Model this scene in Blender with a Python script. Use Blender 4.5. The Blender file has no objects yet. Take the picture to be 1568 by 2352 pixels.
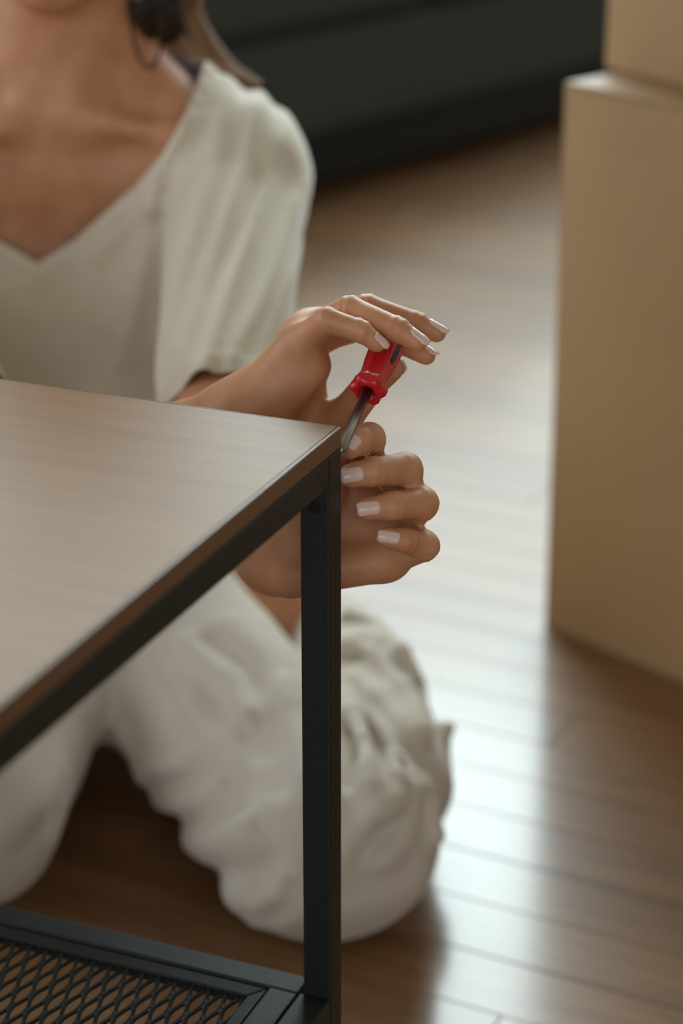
import bpy, bmesh, math, random
import numpy as np
from mathutils import Vector, Matrix

# ------------------------------------------------------------------ camera, world, light
SC = bpy.context.scene
COL = SC.collection
W, H = 1568, 2352
F = 5100.0                      # focal length in pixels
PITCH = math.radians(22.1)
HC = 0.93                       # camera height
SP, CP = math.sin(PITCH), math.cos(PITCH)

cam_d = bpy.data.cameras.new('camera')
cam = bpy.data.objects.new('camera', cam_d)
COL.objects.link(cam)
cam.location = (0, 0, HC)
cam.rotation_euler = (math.pi / 2 - PITCH, 0, 0)
cam_d.sensor_fit = 'VERTICAL'
cam_d.sensor_height = 36.0
cam_d.sensor_width = 24.0
cam_d.lens = F / H * 36.0
cam_d.clip_start = 0.05
cam_d.dof.use_dof = True
cam_d.dof.focus_distance = 1.195
cam_d.dof.aperture_fstop = 4.2
SC.camera = cam

SC.view_settings.view_transform = 'Standard'
SC.view_settings.look = 'None'
SC.view_settings.gamma = 1.0
SC.view_settings.use_curve_mapping = False
SC.view_settings.exposure = 0.0
SC.cycles.use_denoising = True
SC.cycles.max_bounces = 8

world = bpy.data.worlds.new('overcast_sky')
SC.world = world
world.use_nodes = True
bg = world.node_tree.nodes['Background']
bg.inputs[0].default_value = (0.80, 0.92, 1.0, 1)
bg.inputs[1].default_value = 1.2

ROOM_X0, ROOM_X1, ROOM_Y0, ROOM_Y1, ROOM_H = -3.0, 3.9, -2.4, 5.9, 4.3


def window_light(name, loc, rot, sx, sy, radiance, color):
    l = bpy.data.lights.new(name, 'AREA')
    l.shape = 'RECTANGLE'
    l.size, l.size_y = sx, sy
    l.energy = radiance * math.pi * sx * sy
    l.color = color
    o = bpy.data.objects.new(name, l)
    o.location = loc
    o.rotation_euler = rot
    COL.objects.link(o)
    return o


# daylight entering through the back and left windows (each lamp stands outside its opening)
window_light('sky_light_back', (1.0, ROOM_Y1 + 0.20, 3.18), (math.radians(-90), 0, 0), 5.2, 1.95, 12.4, (0.80, 0.97, 0.98))
window_light('street_light_back', (1.0, ROOM_Y1 + 0.20, 1.35), (math.radians(-90), 0, 0), 5.2, 1.70, 1.05, (0.80, 1.0, 0.95))
window_light('daylight_left', (ROOM_X0 - 0.20, 1.3, 1.55), (math.radians(90), 0, math.radians(-90)), 2.4, 2.3, 1.65, (0.84, 0.93, 1.0))
window_light('fill_light_front', (-0.4, ROOM_Y0 - 0.20, 1.45), (math.radians(90), 0, 0), 3.2, 2.3, 1.15, (1.0, 0.95, 0.88))  # fill lamp added behind the camera, stands for no known window


def at(px, py, d):
    """real-world point seen at that pixel of the photograph, d metres along the lens axis"""
    u, v = (px - W / 2) / F, -(py - H / 2) / F
    return np.array([u * d, d * (CP + v * SP), HC + d * (-SP + v * CP)])


def on_plane(px, py, z):
    u, v = (px - W / 2) / F, -(py - H / 2) / F
    d = (z - HC) / (-SP + v * CP)
    return at(px, py, d)


# ------------------------------------------------------------------ materials
def new_mat(name):
    m = bpy.data.materials.new(name)
    m.use_nodes = True
    nt = m.node_tree
    return m, nt, nt.nodes['Principled BSDF']


def N(nt, typ, **kw):
    n = nt.nodes.new(typ)
    for k, v in kw.items():
        setattr(n, k, v)
    return n


def srgb(r, g, b):
    f = lambda c: (c / 255 / 12.92) if c / 255 <= 0.04045 else ((c / 255 + 0.055) / 1.055) ** 2.4
    return (f(r), f(g), f(b), 1)


def mat_simple(name, col, rough=0.5, bump=0.0, bscale=200, metallic=0.0, var=0.0, vscale=20, spec=0.5, stretch=None, sheen=0.0):
    m, nt, p = new_mat(name)
    p.inputs['Roughness'].default_value = rough
    p.inputs['Metallic'].default_value = metallic
    p.inputs['Specular IOR Level'].default_value = spec
    if sheen:
        p.inputs['Sheen Weight'].default_value = sheen
        p.inputs['Sheen Roughness'].default_value = 0.35
    tc = N(nt, 'ShaderNodeTexCoord')
    mp = N(nt, 'ShaderNodeMapping')
    if stretch:
        mp.inputs['Scale'].default_value = stretch
    nt.links.new(tc.outputs['Object'], mp.inputs['Vector'])
    if var > 0:
        nz = N(nt, 'ShaderNodeTexNoise')
        nz.inputs['Scale'].default_value = vscale
        nz.inputs['Detail'].default_value = 4
        nt.links.new(mp.outputs[0], nz.inputs['Vector'])
        cr = N(nt, 'ShaderNodeValToRGB')
        cr.color_ramp.elements[0].position = 0.3
        cr.color_ramp.elements[1].position = 0.7
        cr.color_ramp.elements[0].color = tuple(c * (1 - var) for c in col[:3]) + (1,)
        cr.color_ramp.elements[1].color = tuple(min(1, c * (1 + var)) for c in col[:3]) + (1,)
        nt.links.new(nz.outputs['Fac'], cr.inputs[0])
        nt.links.new(cr.outputs[0], p.inputs['Base Color'])
    else:
        p.inputs['Base Color'].default_value = col
    if bump > 0:
        nb = N(nt, 'ShaderNodeTexNoise')
        nb.inputs['Scale'].default_value = bscale
        nb.inputs['Detail'].default_value = 3
        nt.links.new(mp.outputs[0], nb.inputs['Vector'])
        b = N(nt, 'ShaderNodeBump')
        b.inputs['Strength'].default_value = bump
        b.inputs['Distance'].default_value = 0.001
        nt.links.new(nb.outputs['Fac'], b.inputs['Height'])
        nt.links.new(b.outputs[0], p.inputs['Normal'])
    return m


def mat_wood(name, dark, light, rough, scale=(2.0, 30.0, 30.0), rnd=0.0, spec=0.5, bump=0.15, rough_var=0.0):
    """wood with grain running along local X"""
    m, nt, p = new_mat(name)
    tc = N(nt, 'ShaderNodeTexCoord')
    mp = N(nt, 'ShaderNodeMapping')
    mp.inputs['Scale'].default_value = scale
    nt.links.new(tc.outputs['Object'], mp.inputs['Vector'])
    src = mp.outputs[0]
    oi = None
    if rnd > 0:
        oi = N(nt, 'ShaderNodeObjectInfo')
        ad = N(nt, 'ShaderNodeVectorMath', operation='SCALE')
        ad.inputs['Scale'].default_value = 37.0
        cx = N(nt, 'ShaderNodeCombineXYZ')
        for k in range(3):
            nt.links.new(oi.outputs['Random'], cx.inputs[k])
        nt.links.new(cx.outputs[0], ad.inputs[0])
        a2 = N(nt, 'ShaderNodeVectorMath', operation='ADD')
        nt.links.new(src, a2.inputs[0])
        nt.links.new(ad.outputs[0], a2.inputs[1])
        src = a2.outputs[0]
    n1 = N(nt, 'ShaderNodeTexNoise')
    n1.inputs['Scale'].default_value = 1.0
    n1.inputs['Detail'].default_value = 6
    n1.inputs['Distortion'].default_value = 1.2
    nt.links.new(src, n1.inputs['Vector'])
    n2 = N(nt, 'ShaderNodeTexNoise')
    n2.inputs['Scale'].default_value = 5.0
    n2.inputs['Detail'].default_value = 3
    nt.links.new(src, n2.inputs['Vector'])
    mx = N(nt, 'ShaderNodeMath', operation='MULTIPLY_ADD')
    nt.links.new(n2.outputs['Fac'], mx.inputs[0])
    mx.inputs[1].default_value = 0.35
    nt.links.new(n1.outputs['Fac'], mx.inputs[2])
    cr = N(nt, 'ShaderNodeValToRGB')
    cr.color_ramp.elements[0].position = 0.42
    cr.color_ramp.elements[1].position = 0.92
    cr.color_ramp.elements[0].color = dark
    cr.color_ramp.elements[1].color = light
    nt.links.new(mx.outputs[0], cr.inputs[0])
    out = cr.outputs[0]
    if rnd > 0:
        mr = N(nt, 'ShaderNodeMapRange')
        mr.inputs['To Min'].default_value = 1 - rnd
        mr.inputs['To Max'].default_value = 1 + rnd
        nt.links.new(oi.outputs['Random'], mr.inputs[0])
        hs = N(nt, 'ShaderNodeHueSaturation')
        nt.links.new(mr.outputs[0], hs.inputs['Value'])
        nt.links.new(out, hs.inputs['Color'])
        out = hs.outputs[0]
    nt.links.new(out, p.inputs['Base Color'])
    p.inputs['Roughness'].default_value = rough
    p.inputs['Specular IOR Level'].default_value = spec
    b = N(nt, 'ShaderNodeBump')
    b.inputs['Strength'].default_value = bump
    b.inputs['Distance'].default_value = 0.0006
    nt.links.new(mx.outputs[0], b.inputs['Height'])
    nt.links.new(b.outputs[0], p.inputs['Normal'])
    return m


def mat_skin():
    m, nt, p = new_mat('skin')
    tc = N(nt, 'ShaderNodeTexCoord')
    nz = N(nt, 'ShaderNodeTexNoise')
    nz.inputs['Scale'].default_value = 45
    nz.inputs['Detail'].default_value = 4
    nt.links.new(tc.outputs['Object'], nz.inputs['Vector'])
    cr = N(nt, 'ShaderNodeValToRGB')
    cr.color_ramp.elements[0].position = 0.3
    cr.color_ramp.elements[1].position = 0.7
    cr.color_ramp.elements[0].color = srgb(186, 126, 90)
    cr.color_ramp.elements[1].color = srgb(204, 147, 111)
    nt.links.new(nz.outputs['Fac'], cr.inputs[0])
    nt.links.new(cr.outputs[0], p.inputs['Base Color'])
    p.inputs['Roughness'].default_value = 0.50
    p.inputs['Subsurface Weight'].default_value = 0.12
    p.inputs['Subsurface Radius'].default_value = (0.010, 0.004, 0.002)
    p.inputs['Subsurface Scale'].default_value = 0.6
    v = N(nt, 'ShaderNodeTexVoronoi')
    v.inputs['Scale'].default_value = 900
    nt.links.new(tc.outputs['Object'], v.inputs['Vector'])
    n2 = N(nt, 'ShaderNodeTexNoise')
    n2.inputs['Scale'].default_value = 220
    n2.inputs['Detail'].default_value = 3
    nt.links.new(tc.outputs['Object'], n2.inputs['Vector'])
    ad = N(nt, 'ShaderNodeMath', operation='MULTIPLY_ADD')
    nt.links.new(v.outputs['Distance'], ad.inputs[0])
    ad.inputs[1].default_value = 0.35
    nt.links.new(n2.outputs['Fac'], ad.inputs[2])
    b = N(nt, 'ShaderNodeBump')
    b.inputs['Strength'].default_value = 0.22
    b.inputs['Distance'].default_value = 0.0006
    nt.links.new(ad.outputs[0], b.inputs['Height'])
    nt.links.new(b.outputs[0], p.inputs['Normal'])
    return m


M = {}
M['skin'] = mat_skin()
M['nail'] = mat_simple('pale_nail_polish', srgb(224, 192, 182), 0.14)
M['shirt'] = mat_simple('white_cotton_knit', srgb(216, 204, 186), 0.9, 0.25, 900, var=0.03, vscale=60, spec=0.2, sheen=0.7)
M['trousers'] = mat_simple('cream_cotton_twill', srgb(206, 195, 182), 0.9, 0.3, 700, var=0.03, vscale=40, spec=0.2, sheen=0.35)
M['hair'] = mat_simple('dark_brown_hair', srgb(44, 33, 26), 0.38, spec=0.6)
M['hair_tip'] = mat_simple('light_brown_hair', srgb(150, 112, 78), 0.42, spec=0.6)
M['lip'] = mat_simple('lip', srgb(176, 96, 88), 0.4)
M['eye'] = mat_simple('eye_white', srgb(225, 220, 214), 0.2)
M['iris'] = mat_simple('iris', srgb(60, 42, 30), 0.2)
M['gold'] = mat_simple('gold', srgb(190, 150, 95), 0.25, metallic=1.0)
M['dark_gold'] = mat_simple('dark_bronze', srgb(70, 52, 40), 0.35, metallic=0.8)
M['table_wood'] = mat_wood('table_wood', srgb(132, 94, 60), srgb(150, 110, 73), 0.42, (3.0, 40.0, 40.0), spec=0.16, bump=0.10)
M['table_edge'] = mat_simple('table_edge_band', srgb(104, 72, 44), 0.33, 0.1, 300, var=0.12, vscale=40, stretch=(2, 2, 30))
M['black_metal'] = mat_simple('black_powder_coated_steel', srgb(46, 50, 50), 0.42, 0.45, 1500, metallic=0.75, spec=0.6)
M['hole'] = mat_simple('hole_shade', srgb(8, 8, 8), 0.9)
M['floor'] = mat_wood('oak_plank', srgb(105, 69, 37), srgb(146, 103, 59), 0.50, (2.2, 26.0, 26.0), rnd=0.10, spec=0.68, bump=0.10)
_p = M['floor'].node_tree.nodes['Principled BSDF']      # varnished
_p.inputs['Coat Weight'].default_value = 0.75
_p.inputs['Coat Roughness'].default_value = 0.18
M['subfloor'] = mat_simple('subfloor', srgb(70, 48, 30), 0.8)
M['red'] = mat_simple('red_plastic', srgb(190, 22, 30), 0.30, 0.1, 400, spec=0.5)
M['black_plastic'] = mat_simple('black_plastic', srgb(22, 18, 18), 0.4)
M['steel'] = mat_simple('shaft_steel', srgb(150, 145, 138), 0.32, metallic=1.0)
M['card'] = mat_simple('corrugated_cardboard', srgb(180, 147, 110), 0.52, 0.12, 220, var=0.04, vscale=9, spec=0.45, stretch=(1, 1, 1))
M['card_edge'] = mat_simple('cardboard_edge', srgb(188, 158, 124), 0.8)
M['sofa'] = mat_simple('charcoal_upholstery', srgb(66, 70, 67), 0.95, 0.4, 500, spec=0.15)
M['foot'] = mat_simple('black_wood', srgb(20, 18, 17), 0.6)
M['wall'] = mat_simple('warm_white_wall_paint', srgb(165, 156, 144), 0.9, 0.1, 60)
M['frame_white'] = mat_simple('white_window_frame', srgb(228, 228, 224), 0.5)


# ------------------------------------------------------------------ object helpers
def link(o, parent=None):
    COL.objects.link(o)
    if parent is not None:
        o.parent = parent
    return o


def tag(o, label=None, cat=None, group=None, kind=None):
    for k, v in (('label', label), ('category', cat), ('group', group), ('kind', kind)):
        if v:
            o[k] = v
    return o


def empty(name, loc, rz=0.0):
    o = bpy.data.objects.new(name, None)
    o.empty_display_size = 0.05
    o.location = loc
    o.rotation_euler = (0, 0, rz)
    return link(o)


def bm_obj(name, bm, mat, parent=None, smooth=False, bevel=0.0, segs=2):
    me = bpy.data.meshes.new(name)
    bm.normal_update()
    bm.to_mesh(me)
    bm.free()
    if smooth:
        me.polygons.foreach_set('use_smooth', [True] * len(me.polygons))
    me.materials.append(mat)
    o = link(bpy.data.objects.new(name, me), parent)
    if bevel > 0:
        b = o.modifiers.new('bevel', 'BEVEL')
        b.width = bevel
        b.segments = segs
        b.limit_method = 'ANGLE'
    return o


def add_box(bm, lo, hi, mtx=None):
    lo, hi = Vector(lo), Vector(hi)
    vs = [bm.verts.new((x, y, z)) for z in (lo.z, hi.z) for y in (lo.y, hi.y) for x in (lo.x, hi.x)]
    for f in ((0, 2, 3, 1), (4, 5, 7, 6), (0, 1, 5, 4), (2, 6, 7, 3), (0, 4, 6, 2), (1, 3, 7, 5)):
        bm.faces.new([vs[i] for i in f])
    if mtx is not None:
        bmesh.ops.transform(bm, matrix=mtx, verts=vs)
    return vs


def box_obj(name, lo, hi, mat, parent=None, bevel=0.0, segs=2):
    bm = bmesh.new()
    add_box(bm, lo, hi)
    return bm_obj(name, bm, mat, parent, bevel=bevel, segs=segs)


def add_tube(bm, pts, radii, sides=8, cap=True):
    pts = [Vector(p) for p in pts]
    rings = []
    up = None
    for i, p in enumerate(pts):
        t = (pts[min(i + 1, len(pts) - 1)] - pts[max(i - 1, 0)]).normalized()
        if up is None:
            up = t.orthogonal().normalized()
        up = (up - t * up.dot(t)).normalized()
        s = t.cross(up)
        r = radii[i] if hasattr(radii, '__len__') else radii
        rings.append([bm.verts.new(p + (up * math.cos(a) + s * math.sin(a)) * r) for a in [2 * math.pi * k / sides for k in range(sides)]])
    for a, b in zip(rings, rings[1:]):
        for k in range(sides):
            bm.faces.new((a[k], a[(k + 1) % sides], b[(k + 1) % sides], b[k]))
    if cap:
        bm.faces.new(rings[0][::-1])
        bm.faces.new(rings[-1])
    return rings


def np_obj(name, V, Q, mat, parent=None, smooth=True):
    me = bpy.data.meshes.new(name)
    V = np.asarray(V, dtype=np.float32)
    Q = np.asarray(Q, dtype=np.int32)
    n = Q.shape[1]
    me.vertices.add(len(V))
    me.vertices.foreach_set('co', V.ravel())
    me.loops.add(Q.size)
    me.loops.foreach_set('vertex_index', Q.ravel())
    me.polygons.add(len(Q))
    me.polygons.foreach_set('loop_start', np.arange(0, Q.size, n, dtype=np.int32))
    me.update(calc_edges=True)
    me.validate()
    me.polygons.foreach_set('use_smooth', np.full(len(me.polygons), smooth))
    me.materials.append(mat)
    return link(bpy.data.objects.new(name, me), parent)


# ------------------------------------------------------------------ implicit surfaces (for figure and cloth)
def smin(a, b, k):
    h = np.maximum(k - np.abs(a - b), 0) / k
    return np.minimum(a, b) - h * h * k * 0.25


def cone(a, b, ra, rb):
    a, b = np.asarray(a, float), np.asarray(b, float)
    ab = b - a
    L = float(ab @ ab) + 1e-12

    def f(P):
        t = np.clip((P - a) @ ab / L, 0, 1)
        return np.linalg.norm(P - a - t[:, None] * ab, axis=1) - (ra + t * (rb - ra))
    return f


def ell(c, r, R=None):
    c, r = np.asarray(c, float), np.asarray(r, float)

    def f(P):
        q = P - c
        if R is not None:
            q = q @ R          # columns of R are the local axes
        k0 = np.linalg.norm(q / r, axis=1)
        k1 = np.linalg.norm(q / (r * r), axis=1) + 1e-9
        return k0 * (k0 - 1) / k1
    return f


def sunion(fs, k):
    def f(P):
        d = fs[0](P)
        for g in fs[1:]:
            d = smin(d, g(P), k)
        return d
    return f


def surface(fn, lo, hi, h, B=8):
    """sparse surface nets: quads of the zero level of fn inside the box lo..hi"""
    lo, hi = np.asarray(lo, float), np.asarray(hi, float)
    nb = np.ceil((hi - lo) / (h * B)).astype(int)
    ii = np.stack(np.meshgrid(*[np.arange(n) for n in nb], indexing='ij'), -1).reshape(-1, 3)
    ctr = lo + (ii + 0.5) * h * B
    keep = []
    for s in range(0, len(ctr), 200000):
        keep.append(np.abs(fn(ctr[s:s + 200000])) < h * B * 0.5 * 1.7321 * 1.15 + 1.5 * h)
    blocks = ii[np.concatenate(keep)]
    g = np.stack(np.meshgrid(*[np.arange(B + 1)] * 3, indexing='ij'), -1).reshape(-1, 3)
    DIM = (nb * B + 4).astype(np.int64)
    enc = lambda q: ((q[:, 0].astype(np.int64) + 1) * DIM[1] + q[:, 1] + 1) * DIM[2] + q[:, 2] + 1
    cell_ids, cell_pos, quads = [], [], []
    corners = np.array([[x, y, z] for x in (0, 1) for y in (0, 1) for z in (0, 1)])
    edges = [(i, j) for i in range(8) for j in range(i + 1, 8) if np.abs(corners[i] - corners[j]).sum() == 1]
    CH = 256
    for s in range(0, len(blocks), CH):
        bl = blocks[s:s + CH]
        gp = (bl[:, None, :] * B + g[None]).reshape(-1, 3)
        D = fn(lo + gp * h).reshape(len(bl), B + 1, B + 1, B + 1)
        D = np.where(np.abs(D) < 1e-9, 1e-9, D)
        I = D < 0
        cs = [D[:, c[0]:c[0] + B, c[1]:c[1] + B, c[2]:c[2] + B] for c in corners]
        cnt = sum((c < 0).astype(np.int8) for c in cs)
        act = (cnt > 0) & (cnt < 8)
        w = np.argwhere(act)
        if len(w) == 0:
            continue
        vals = np.stack([c[act] for c in cs], 1)
        acc = np.zeros((len(w), 3))
        num = np.zeros(len(w))
        for i, j in edges:
            a, b = vals[:, i], vals[:, j]
            m = (a < 0) != (b < 0)
            t = np.where(m, a / np.where(m, a - b, 1), 0)
            acc += np.where(m[:, None], corners[i] + t[:, None] * (corners[j] - corners[i]), 0)
            num += m
        gi = bl[w[:, 0]] * B + w[:, 1:]
        cell_ids.append(enc(gi))
        cell_pos.append(lo + (gi + acc / num[:, None]) * h)
        for ax in range(3):
            sl1 = [slice(0, B)] * 3
            sl2 = [slice(0, B)] * 3
            sl2[ax] = slice(1, B + 1)
            a = I[:, sl1[0], sl1[1], sl1[2]]
            b = I[:, sl2[0], sl2[1], sl2[2]]
            wq = np.argwhere(a != b)
            if len(wq) == 0:
                continue
            flip = a[wq[:, 0], wq[:, 1], wq[:, 2], wq[:, 3]]
            gq = bl[wq[:, 0]] * B + wq[:, 1:]
            e1, e2 = np.zeros(3, int), np.zeros(3, int)
            e1[(ax + 1) % 3] = 1
            e2[(ax + 2) % 3] = 1
            q = np.stack([enc(gq - e1 - e2), enc(gq - e2), enc(gq), enc(gq - e1)], 1)
            q[~flip] = q[~flip][:, ::-1]
            quads.append(q)
    ids = np.concatenate(cell_ids)
    pos = np.concatenate(cell_pos)
    Q = np.concatenate(quads)
    o = np.argsort(ids)
    ids, pos = ids[o], pos[o]
    k = np.clip(np.searchsorted(ids, Q), 0, len(ids) - 1)
    ok = (ids[k] == Q).all(1)
    return pos, k[ok]


def relax(V, Q, it=2, lam=0.5):
    e = np.concatenate([Q[:, [0, 1]], Q[:, [1, 2]], Q[:, [2, 3]], Q[:, [3, 0]]])
    e = np.concatenate([e, e[:, ::-1]])
    deg = np.bincount(e[:, 0], minlength=len(V)).astype(float)
    deg[deg == 0] = 1
    for _ in range(it):
        S = np.stack([np.bincount(e[:, 0], weights=V[e[:, 1], c], minlength=len(V)) for c in range(3)], 1)
        V = V + lam * (S / deg[:, None] - V)
    return V


def seg_dist2(P, pts):
    """distance in the X-Z plane to a polyline (fold lines of cloth seen from the front)"""
    best = np.full(len(P), 9.0)
    for a, b in zip(pts, pts[1:]):
        a, b = np.array([a[0], a[2]]), np.array([b[0], b[2]])
        ab = b - a
        q = P[:, [0, 2]]
        t = np.clip((q - a) @ ab / (ab @ ab + 1e-12), 0, 1)
        best = np.minimum(best, np.linalg.norm(q - a - t[:, None] * ab, axis=1))
    return best


def seg_dist3(P, pts):
    best = np.full(len(P), 9.0)
    for a, b in zip(pts, pts[1:]):
        a, b = np.asarray(a), np.asarray(b)
        ab = b - a
        t = np.clip((P - a) @ ab / (ab @ ab + 1e-12), 0, 1)
        best = np.minimum(best, np.linalg.norm(P - a - t[:, None] * ab, axis=1))
    return best


def clip_open(V, Q, g, snap):
    """drop the part of a mesh where g > 0 and pull its border onto g = 0"""
    gv = g(V)
    keepq = (gv[Q] < 0).sum(1) >= 2
    Q = Q[keepq]
    out = np.zeros(len(V), bool)
    out[np.unique(Q)] = True
    eps = 1e-4
    for _ in range(3):
        gv = g(V)
        mv = out & ((gv > 0) | (np.abs(gv) < snap * 0.35))
        idx = np.where(mv)[0]
        if len(idx) == 0:
            break
        p = V[idx]
        gr = np.stack([(g(p + np.eye(3)[c] * eps) - g(p - np.eye(3)[c] * eps)) / (2 * eps) for c in range(3)], 1)
        n2 = (gr ** 2).sum(1)[:, None] + 1e-9
        st = -gv[idx][:, None] * gr / n2
        ln = np.linalg.norm(st, axis=1)[:, None] + 1e-12
        V[idx] = p + st * np.minimum(1, snap * 1.5 / ln)
    # border vertices: slide the rest of the way onto g = 0
    e = np.sort(np.concatenate([Q[:, [0, 1]], Q[:, [1, 2]], Q[:, [2, 3]], Q[:, [3, 0]]]), axis=1)
    ue, cnt = np.unique(e, axis=0, return_counts=True)
    idx = np.unique(ue[cnt == 1])
    for _ in range(6):
        p = V[idx]
        gv = g(p)
        gr = np.stack([(g(p + np.eye(3)[c] * eps) - g(p - np.eye(3)[c] * eps)) / (2 * eps) for c in range(3)], 1)
        st = -gv[:, None] * gr / ((gr ** 2).sum(1)[:, None] + 1e-6)
        ln = np.linalg.norm(st, axis=1)[:, None] + 1e-12
        V[idx] = p + np.where(np.abs(gv)[:, None] < 3 * snap, st * np.minimum(1, snap / ln), 0)
    used, inv = np.unique(Q, return_inverse=True)
    return V[used], inv.reshape(Q.shape)


def solidify(o, t, offset=-1.0):
    s = o.modifiers.new('thickness', 'SOLIDIFY')
    s.thickness = t
    s.offset = offset
    return o


# ================================================================== THE ROOM
def wall_with_hole(name, axis, pos, thick, a0, a1, hole, mat):
    """axis 'x': wall in the plane x=pos running along y; 'y': plane y=pos running along x"""
    bm = bmesh.new()
    rects = [(a0, a1, 0, ROOM_H)]
    if hole:
        h0, h1, z0, z1 = hole
        rects = [(a0, h0, 0, ROOM_H), (h1, a1, 0, ROOM_H), (h0, h1, 0, z0), (h0, h1, z1, ROOM_H)]
    for r0, r1, z0, z1 in rects:
        if axis == 'x':
            add_box(bm, (min(pos, pos + thick), r0, z0), (max(pos, pos + thick), r1, z1))
        else:
            add_box(bm, (r0, min(pos, pos + thick), z0), (r1, max(pos, pos + thick), z1))
    return tag(bm_obj(name, bm, mat), kind='structure')


def window_frame(name, axis, pos, hole, bars):
    h0, h1, z0, z1 = hole
    bm = bmesh.new()
    t = 0.05

    def bx(u0, u1, v0, v1):
        if axis == 'x':
            add_box(bm, (pos - 0.03, u0, v0), (pos + 0.03, u1, v1))
        else:
            add_box(bm, (u0, pos - 0.03, v0), (u1, pos + 0.03, v1))
    bx(h0, h0 + t, z0, z1); bx(h1 - t, h1, z0, z1)
    bx(h0, h1, z0, z0 + t); bx(h0, h1, z1 - t, z1)
    for k in range(1, bars):
        u = h0 + (h1 - h0) * k / bars
        bx(u - 0.025, u + 0.025, z0, z1)
    return tag(bm_obj(name, bm, M['frame_white']), kind='structure')


back_hole = (-1.6, 3.6, 0.50, 4.15)
left_hole = (0.1, 2.5, 0.4, 2.7)
front_hole = (-2.0, 1.2, 0.3, 2.6)
wall_with_hole('wall_back', 'y', ROOM_Y1, 0.12, ROOM_X0 - 0.12, ROOM_X1 + 0.12, back_hole, M['wall'])
wall_with_hole('wall_front', 'y', ROOM_Y0, -0.12, ROOM_X0 - 0.12, ROOM_X1 + 0.12, front_hole, M['wall'])
wall_with_hole('wall_left', 'x', ROOM_X0, -0.12, ROOM_Y0, ROOM_Y1, left_hole, M['wall'])
wall_with_hole('wall_right', 'x', ROOM_X1, 0.12, ROOM_Y0, ROOM_Y1, None, M['wall'])
window_frame('window_1', 'y', ROOM_Y1 + 0.06, back_hole, 4)
window_frame('window_2', 'x', ROOM_X0 - 0.06, left_hole, 2)
window_frame('fill_opening_front', 'y', ROOM_Y0 - 0.06, front_hole, 2)  # opening added behind the camera for the fill lamp
bm = bmesh.new()
add_box(bm, (ROOM_X0 - 0.12, ROOM_Y0 - 0.12, ROOM_H), (ROOM_X1 + 0.12, ROOM_Y1 + 0.12, ROOM_H + 0.1))
tag(bm_obj('ceiling', bm, M['wall']), kind='structure')
for nm, lo, hi in (('baseboard_back', (ROOM_X0, ROOM_Y1 - 0.014, 0), (ROOM_X1, ROOM_Y1, 0.08)),
                   ('baseboard_right', (ROOM_X1 - 0.014, ROOM_Y0, 0), (ROOM_X1, ROOM_Y1 - 0.014, 0.08)),
                   ('baseboard_left', (ROOM_X0, ROOM_Y0, 0), (ROOM_X0 + 0.014, ROOM_Y1 - 0.014, 0.08))):
    tag(box_obj(nm, lo, hi, M['frame_white'], bevel=0.003), kind='structure')

# floor: slab with oak strips laid on it, running away to the left
bm = bmesh.new()
add_box(bm, (ROOM_X0 - 0.12, ROOM_Y0 - 0.12, -0.12), (ROOM_X1 + 0.12, ROOM_Y1 + 0.12, -0.010))
floor = tag(bm_obj('floor', bm, M['subfloor']), kind='structure')
PA = math.radians(90 + 62.5)            # heading of the strips
PU = np.array([math.cos(PA), math.sin(PA)])
PV = np.array([-PU[1], PU[0]])
PWID = 0.0655
GAP = 0.0003


def plank_mesh(L):
    bm = bmesh.new()
    add_box(bm, (-L / 2 + GAP, -PWID / 2 + GAP, -0.010), (L / 2 - GAP, PWID / 2 - GAP, 0.0))
    # tiny chamfer on the upper edges
    top = [e for e in bm.edges if all(abs(v.co.z) < 1e-6 for v in e.verts)]
    bmesh.ops.bevel(bm, geom=top, offset=0.0005, segments=1, affect='EDGES')
    me = bpy.data.meshes.new('plank')
    bm.to_mesh(me)
    bm.free()
    me.materials.append(M['floor'])
    return me


rng = random.Random(4)
LENS = [0.56, 0.72, 0.90]
PM = [plank_mesh(L) for L in LENS]
far_bm = bmesh.new()
n_planks = 0


def in_view(x, y):
    d = y * CP + HC * SP
    if y < 0.6:
        return False
    px = W / 2 + x * F / d
    py = H / 2 + F * (HC * CP - y * SP) / d
    return -420 < px < W + 420 and 120 < py < H + 420


for j in range(-75, 76):
    v = j * PWID
    u = -5.5 + rng.random() * 0.7
    while u < 8.5:
        k = rng.randrange(3)
        L = LENS[k]
        c = PU * (u + L / 2 - 2.0) + PV * v + np.array([0, 1.8])
        u += L
        if not (ROOM_X0 - 0.5 < c[0] < ROOM_X1 + 0.5 and ROOM_Y0 - 0.5 < c[1] < ROOM_Y1 + 0.5):
            continue
        ends = [c + PU * s * L / 2 for s in (-1, -0.5, 0, 0.5, 1)]
        if any(in_view(*e) for e in ends) and n_planks < 296:
            o = bpy.data.objects.new('plank', PM[k])
            o.location = (c[0], c[1], rng.uniform(-0.0001, 0.0001))
            o.rotation_euler = (0, 0, PA)
            link(o, floor)
            n_planks += 1
        else:
            mt = Matrix.Translation((c[0], c[1], 0)) @ Matrix.Rotation(PA, 4, 'Z')
            vs = add_box(far_bm, (-L / 2 + GAP, -PWID / 2 + GAP, -0.010), (L / 2 - GAP, PWID / 2 - GAP, 0.0), mt)
# trim the far strips at the walls
for co, no in (((ROOM_X0, 0, 0), (-1, 0, 0)), ((ROOM_X1, 0, 0), (1, 0, 0)), ((0, ROOM_Y0, 0), (0, -1, 0)), ((0, ROOM_Y1, 0), (0, 1, 0))):
    bmesh.ops.bisect_plane(far_bm, geom=far_bm.verts[:] + far_bm.edges[:] + far_bm.faces[:], plane_co=co, plane_no=no, clear_outer=True)
tag(bm_obj('distant_planks', far_bm, M['floor'], floor), kind='stuff')


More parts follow.
